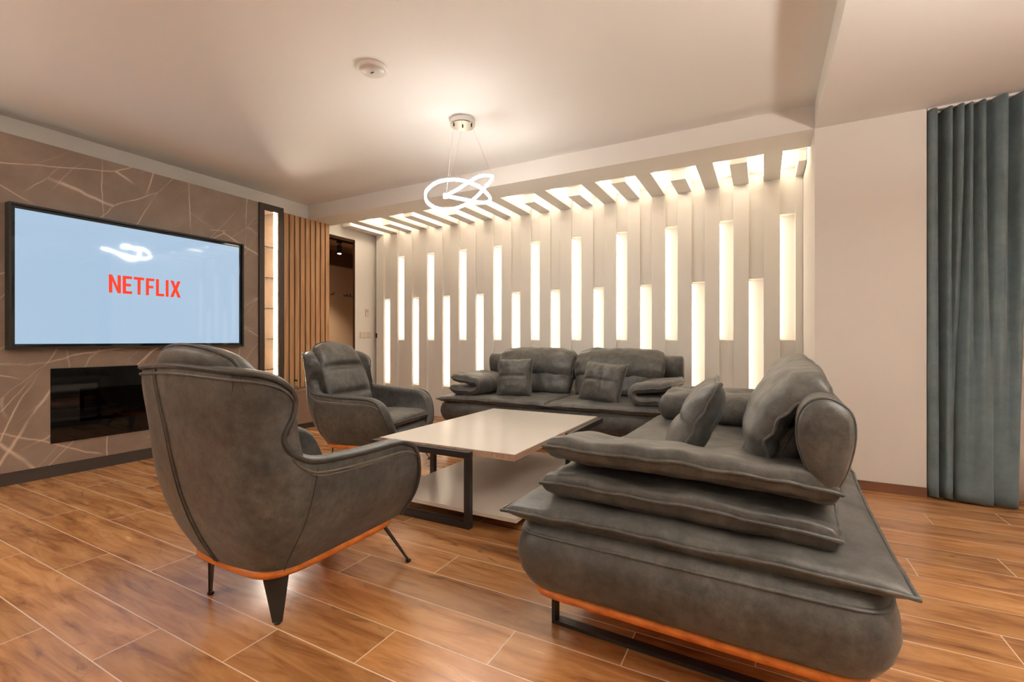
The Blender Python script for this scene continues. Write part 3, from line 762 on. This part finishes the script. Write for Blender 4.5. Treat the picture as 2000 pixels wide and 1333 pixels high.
def make_armchair(label, loc, rz):
    r = empty('armchair', loc, rz, label=label, cat='armchair', group='grey winged armchairs')
    V, F, line, stitch, secs, innl = shell()
    sh_ = mesh('shell', V, F, M_LEA, r, True)
    m = sh_.modifiers.new('s', 'SUBSURF'); m.levels = 1; m.render_levels = 1
    out = [p+Vector((p.x, p.y, 0)).normalized()*.002 for p in line]
    MB().tube(out, .009, n=8).build('piping', M_PIPE, sh_, smooth=True)
    # double stitched line under the arm edge
    n = len(secs)
    for sgn in (0, 1):
        for dq, mt, rr in ((1.35, M_LEA, .005), (1.55, M_STITCH, .0024), (1.15, M_STITCH, .0024)):
            pts = []
            rng = range(0, 24) if sgn == 0 else range(n-24, n)
            for k in rng:
                row = secs[k][0]; zt = row[-1].z; d = .034*dq
                q = (zt-d-.2)/(zt-.2)*NV; a = int(q); a = min(a, NV-1)
                p = row[a].lerp(row[a+1], q-a); nrm = Vector((p.x, p.y*.2, 0)).normalized()
                pts.append(p+nrm*.001)
            if mt is M_LEA: MB().tube(pts, rr, n=8).build('arm_welt', mt, sh_, smooth=True)
            else: MB().tube(pts, rr, n=6).build('stitching', mt, sh_, smooth=True)
    # seams on the back: welts from the rim converging to the base
    for o_ in (0, 1):
        pts = []
        for v in range(0, 25):
            q = v/24; z = .215+(.945-.215)*q; p = .07+.13*q-o_*(.012+.022*(1-q))
            x, y = plan(p, z); pts.append(Vector((-x, y-.001, z)))
        MB().tube(pts, .005, n=8).build('back_welt', M_LEA if o_ else M_PIPE, sh_, smooth=True)
    for p0, z1 in ((.385, .87), (.41, .88)):      # short pleats below the rim
        pts = []
        for v in range(9):
            q = v/8; z = z1+(.935-z1)*q; x, y = plan(p0+.012*(1-q)**2*(1 if p0 > .4 else -1), z); pts.append(Vector((x+.001, y-.001, z)))
        MB().tube(pts, [.0008+.0018*v/8 for v in range(9)], n=6).build('pleat', M_PIPE, sh_, smooth=True)
    band = []
    for k in range(len(secs)):
        row = secs[k][0]
        if row[-1].z > .74: 
            a = row[-1].lerp(row[-2], .42); band.append(a+Vector((a.x, a.y, 0)).normalized()*.0015)
    MB().tube(band, .0055, n=8).build('rim_welt', M_LEA, sh_, smooth=True)
    for sg in (-1, 1):
        pts = []
        for v in range(0, 25):
            q = v/24; z = .205+(.60-.205)*q; p = .60-.10*(1-q)
            x, y = plan(p, z); pts.append(Vector((sg*(x+.0005), y, z)))
        MB().tube(pts, .002, n=6).build('side_seam', M_PIPE, sh_, smooth=True)
    # orange wooden base ring
    V, F = loft([(.176, .245, .322), (.178, .262, .340), (.188, .272, .352), (.206, .274, .354), (.214, .266, .345)], n=56, e=5)
    mesh('wood_base', V, F, M_ORANGE, r, True)
    # seat
    V, F = loft([(.205, .24, .33, 0, .0), (.22, .27, .345, 0, .0), (.28, .285, .35, 0, .01), (.34, .29, .345, 0, .01), (.355, .27, .33, 0, .0)], n=56, e=7)
    mesh('seat_base', V, F, M_LEA, r, True)
    def sd(v):
        return (v.x, v.y+.045, v.z+.40+.012*math.cos(v.x*4)-.03*max(0, (-v.y)/.3))
    padpart('seat_cushion', r, M_LEA, hx=.292, hy=.325, ht=.055, hb=.05, e=.4, pw=6, k=.06, deform=sd, pmat=M_PIPE, wr=.006, wf=8)
    # back cushion
    def tuft(a, b):
        d = 0
        for bb, amp in ((.28, .05), (-.42, .045)):
            d += amp*math.exp(-((b-bb)/.07)**2)*max(0, 1-abs(a)**3*1.1)
        return d
    def bd(v):
        q = (v.y+.33)/.66
        z = .40+.63*q; y = -.245-.245*q-.005*math.sin(q*PI)
        zz = v.z
        return (v.x*(1-.10*q**3+.03*math.sin(q*PI)), y+zz*.96+.11*(1-q)*0+.03*(v.x/.28)**2, z+zz*.28)
    padpart('back_cushion', r, M_LEA, hx=.292, hy=.335, ht=.115, hb=.055, e=.42, pw=3.2, k=.16, top=tuft, deform=bd, pmat=M_PIPE, wr=.006, wf=7, nx=32, ny=40)
    # tapered plate legs
    for (sx, sy, fx, fy) in ((-1, -1, -.215, -.275), (1, -1, .215, -.275), (-1, 1, -.315, .335), (1, 1, .315, .335)):
        tx, ty = sx*.205, sy*.275
        d = Vector((.75, sx*-sy*.66, 0)).normalized()
        nrm = Vector((-d.y, d.x, 0))
        wt, wb, tk_ = .046, .017, .004
        top_, bt = Vector((tx, ty, .182)), Vector((fx, fy, .006))
        V = []
        for c_, wd in ((bt, wb), (top_, wt)):
            for a, b2 in ((-wd, -tk_), (wd, -tk_), (wd, tk_), (-wd, tk_)): V.append(c_+d*a+nrm*b2)
        F = [(0,1,2,3),(4,5,6,7),(0,1,5,4),(1,2,6,5),(2,3,7,6),(3,0,4,7)]
        lg_ = mesh('leg', V, F, M_METAL, r, False)
        MB().lathe([(.012, 0), (.013, .004), (.012, .008)], (bt.x, bt.y, 0), 14).build('foot_glide', M_BLACKM, lg_, smooth=True)
    return r
ch = make_armchair('grey leather winged armchair seen from behind in the left foreground', (-1.80, 1.395, 0), 0)
c2 = copy_tree(ch); c2.location = (-2.89, 2.955, 0); c2.rotation_euler = (0, 0, math.radians(-80))
c2['label'] = 'grey leather winged armchair facing right, between timber slats and coffee table'

# ------------------------------------------------------------------ sofas
def make_sofa(label, loc, rz):
    r = empty('sofa', loc, rz, label=label, cat='sofa', group='grey leather three-seat sofas')
    # legs
    for sx in (-1, 1):
        x = sx*1.02; m = MB()
        m.box(x-.02, x+.02, -.46, .46, 0, .014).box(x-.02, x+.02, -.46, -.446, .014, .18).box(x-.02, x+.02, .446, .46, .014, .18)
        m.build('skid_leg', M_METAL, r, bevel=.001)
    V, F = loft([(.178, 1.18, .485), (.180, 1.192, .497), (.203, 1.198, .503), (.206, 1.18, .49)], n=64, e=14)
    mesh('wood_base', V, F, M_ORANGE, r, True)
    lv = [(.203, 1.15, .46), (.205, 1.185, .495), (.22, 1.203, .515), (.26, 1.220, .538), (.31, 1.230, .550), (.35, 1.227, .547), (.385, 1.213, .537), (.41, 1.198, .526), (.435, 1.15, .49)]
    V, F = loft(lv, n=96, e=16)
    bo = mesh('base', V, F, M_LEA, r, True)
    V, F = loft([(.388, 1.212, .536), (.391, 1.215, .5395), (.395, 1.213, .538), (.398, 1.205, .530)], n=96, e=16); mesh('piping', V, F, M_LEA, bo, True)
    # seat pads
    def q_top(a, b):
        d = 0
        for c_ in (-.33, .33):
            d += .020*math.exp(-((a-c_)/.03)**2)*(1-abs(b)**6)
            d += .028*math.exp(-((b-c_)/.05)**2)*(1-abs(a)**8)*(.7+.3*math.cos(a*9))
        return d
    for sx in (-1, 1):
        def sd(v, sx=sx):
            tip = (abs(v.x/.6)**5)*(abs(v.y/.6)**5)
            sag = -.012*(1-(v.y/.6)**2)
            return (v.x*(1+.012*tip)+sx*.603, v.y*(1+.02*tip)-.01, v.z+.452-.008*tip)
        padpart('seat_pad', r, M_LEA, hx=.597, hy=.56, ht=.036, hb=.052, e=.38, pw=9, pinch=.012, top=q_top, deform=sd, pipe=.006, wr=.010, wf=6, seed=sx*3.3, nx=36, ny=36)
    # arms: a pad folded over along its inner side
    def arm_pt(sx):
        prof = catmull([Vector(p) for p in [(.375, .535, 0), (.28, .535, 0), (.18, .535, 0), (.09, .533, 0), (.022, .548, 0), (.0, .585, 0), (.022, .620, 0), (.09, .636, 0), (.20, .646, 0), (.30, .652, 0), (.355, .656, 0)]], 8)
        L = [0]
        for a, b in zip(prof, prof[1:]): L.append(L[-1]+(b-a).length)
        def f(s_):
            s_ = max(0, min(L[-1]-1e-6, s_))
            for i in range(len(L)-1):
                if s_ <= L[i+1]:
                    t_ = (s_-L[i])/(L[i+1]-L[i]); p = prof[i].lerp(prof[i+1], t_); tg = (prof[i+1]-prof[i]).normalized()
                    return p, Vector((-tg.y, tg.x, 0))
        tot = L[-1]
        def d(v):
            s_ = (v.y+tot/2)
            p, nr = f(s_)
            zz = v.z
            q = p.x+nr.x*zz; z = p.y+nr.y*zz
            yl = v.x       # along the depth of the sofa
            z += -.03*max(0, yl/.46)**2-.006
            z += .018*max(0, abs(v.y)/(tot/2)-.72)/.28
            bow = .02*math.cos(yl*3)
            return (sx*(.775+q*.93+bow*.5), yl-.025+.02*(z-.55), z)
        return d, tot
    for sx in (-1, 1):
        d, tot = arm_pt(sx)
        padpart('armrest', r, M_LEA, hx=.455, hy=tot/2, ht=.052, hb=.044, e=.30, pw=12, k=.025, deform=d, pipe=.0065, nx=34, ny=52, wr=.012, wf=7, seed=sx*5.1)
    # back: rear bolster, lower cushion and folded head cushion for each half
    def bolster(sx):
        prof = catmull([Vector((*p, 0)) for p in [(.385, .61), (.347, .675), (.318, .76), (.32, .84), (.352, .885), (.40, .89), (.443, .855), (.452, .79), (.438, .71), (.413, .645)]], 4, True)
        cy = sum(p.x for p in prof)/len(prof); cz = sum(p.y for p in prof)/len(prof)
        V = []; F = []; n = len(prof)
        st = [(.012, .55), (.015, .80), (.035, .97), (.12, 1.0)]+[(.2+.1*k, 1.0) for k in range(8)]+[(1.03, 1.0), (1.075, .98), (1.092, .9), (1.098, .72), (1.10, .4)]
        for (x, s_) in st:
            for p in prof: V.append((sx*x, cy+(p.x-cy)*s_, cz+(p.y-cz)*s_))
        for i in range(len(st)-1):
            for k in range(n): F.append((i*n+k, i*n+(k+1) % n, (i+1)*n+(k+1) % n, (i+1)*n+k))
        F.append(tuple(range(n))); F.append(tuple((len(st)-1)*n+k for k in range(n)))
        o = mesh('back_bolster', V, F, M_LEA, r, True)
        k0 = (len(st)-4)*n
        MB().tube([Vector(V[k0+k]) for k in range(n)], .004, closed=True, n=6).build('piping', M_LEA, o, smooth=True)
    for sx in (-1, 1):
        bolster(sx)
        def ld_(v, sx=sx):      # lower cushion: local y up
            q = (v.y+.18)/.36
            return (v.x+sx*.45,   .195+.12*q-v.z, .47+.31*q)
        padpart('back_cushion', r, M_LEA, hx=.44, hy=.18, ht=.11, hb=.09, e=.42, pw=5, k=.05, deform=ld_, pipe=.004, wr=.014, wf=7, seed=sx*2.2, nx=30, ny=18)
        def hd_(v, sx=sx):      # head cushion: crescent leaning over the bolster
            s_ = (v.y+.22)/.44                       # 0 bottom .. 1 top
            a = .38-.20+1.74*s_
            cy, cz, R0 = .42, .705, .175
            y = cy-R0*math.cos(a-.38)*1.05; z = cz+R0*math.sin(a-.38)*1.12+.0
            ny_, nz_ = -math.cos(a-.38), math.sin(a-.38)
            e_ = abs(v.x/.44)**6
            w_ = .006*math.sin(v.y*60+v.x*5)*abs(v.x/.44)**3
            return (v.x+sx*.47, y+ny_*(v.z+w_), z+nz_*(v.z+w_)-.016*e_)
        padpart('head_cushion', r, M_LEA, hx=.464, hy=.22, ht=.085, hb=.05, e=.40, pw=5, k=.03, deform=hd_, pipe=.006, wr=.012, wf=9, seed=sx*7.7, nx=34, ny=26)
    return r
s1 = make_sofa('grey leather sofa standing along the lit slat wall, facing the viewer', (-1.78, 4.50, 0), math.radians(1.2))
s2 = copy_tree(s1); s2.location = (-.195, 2.625, 0); s2.rotation_euler = (0, 0, math.radians(-92))
s2['label'] = 'grey leather sofa in the right foreground, seen over its near armrest'

# ------------------------------------------------------------------ loose cushions
def cushion(label, loc, rot, hx=.21, hy=.21, cross='both', seed=0, ht=.088):
    def tp(a, b):
        d = .016*math.exp(-(b/.03)**2)*(1-abs(a)**4)
        if cross == 'both': d += .016*math.exp(-(a/.03)**2)*(1-abs(b)**4)
        return d
    o = padpart('throw_cushion', None, M_LEA, hx=hx, hy=hy, ht=ht, hb=ht, e=.55, pw=3, pinch=.07, top=tp, pipe=.008, wr=.012, wf=11, seed=seed, nx=28, ny=28, loc=loc, rot=rot)
    tag(o, label, 'cushion', 'small grey throw cushions')
    return o
cushion('small grey cushion with one stitched line, left of two on the far sofa', (-2.255, 4.27, .665), (math.radians(72), math.radians(-2), math.radians(12)), .185, .205, 'one', 3)
cushion('small grey cushion with a cross seam, right of two on the far sofa', (-1.325, 4.27, .655), (math.radians(68), math.radians(5), math.radians(-6)), .205, .195, 'both', 8)
cushion('dark grey cushion leaning on the backrest of the right foreground sofa', (-.27, 2.24, .685), (math.radians(62), 0, math.radians(-84)), .22, .215, 'both', 12, .08)
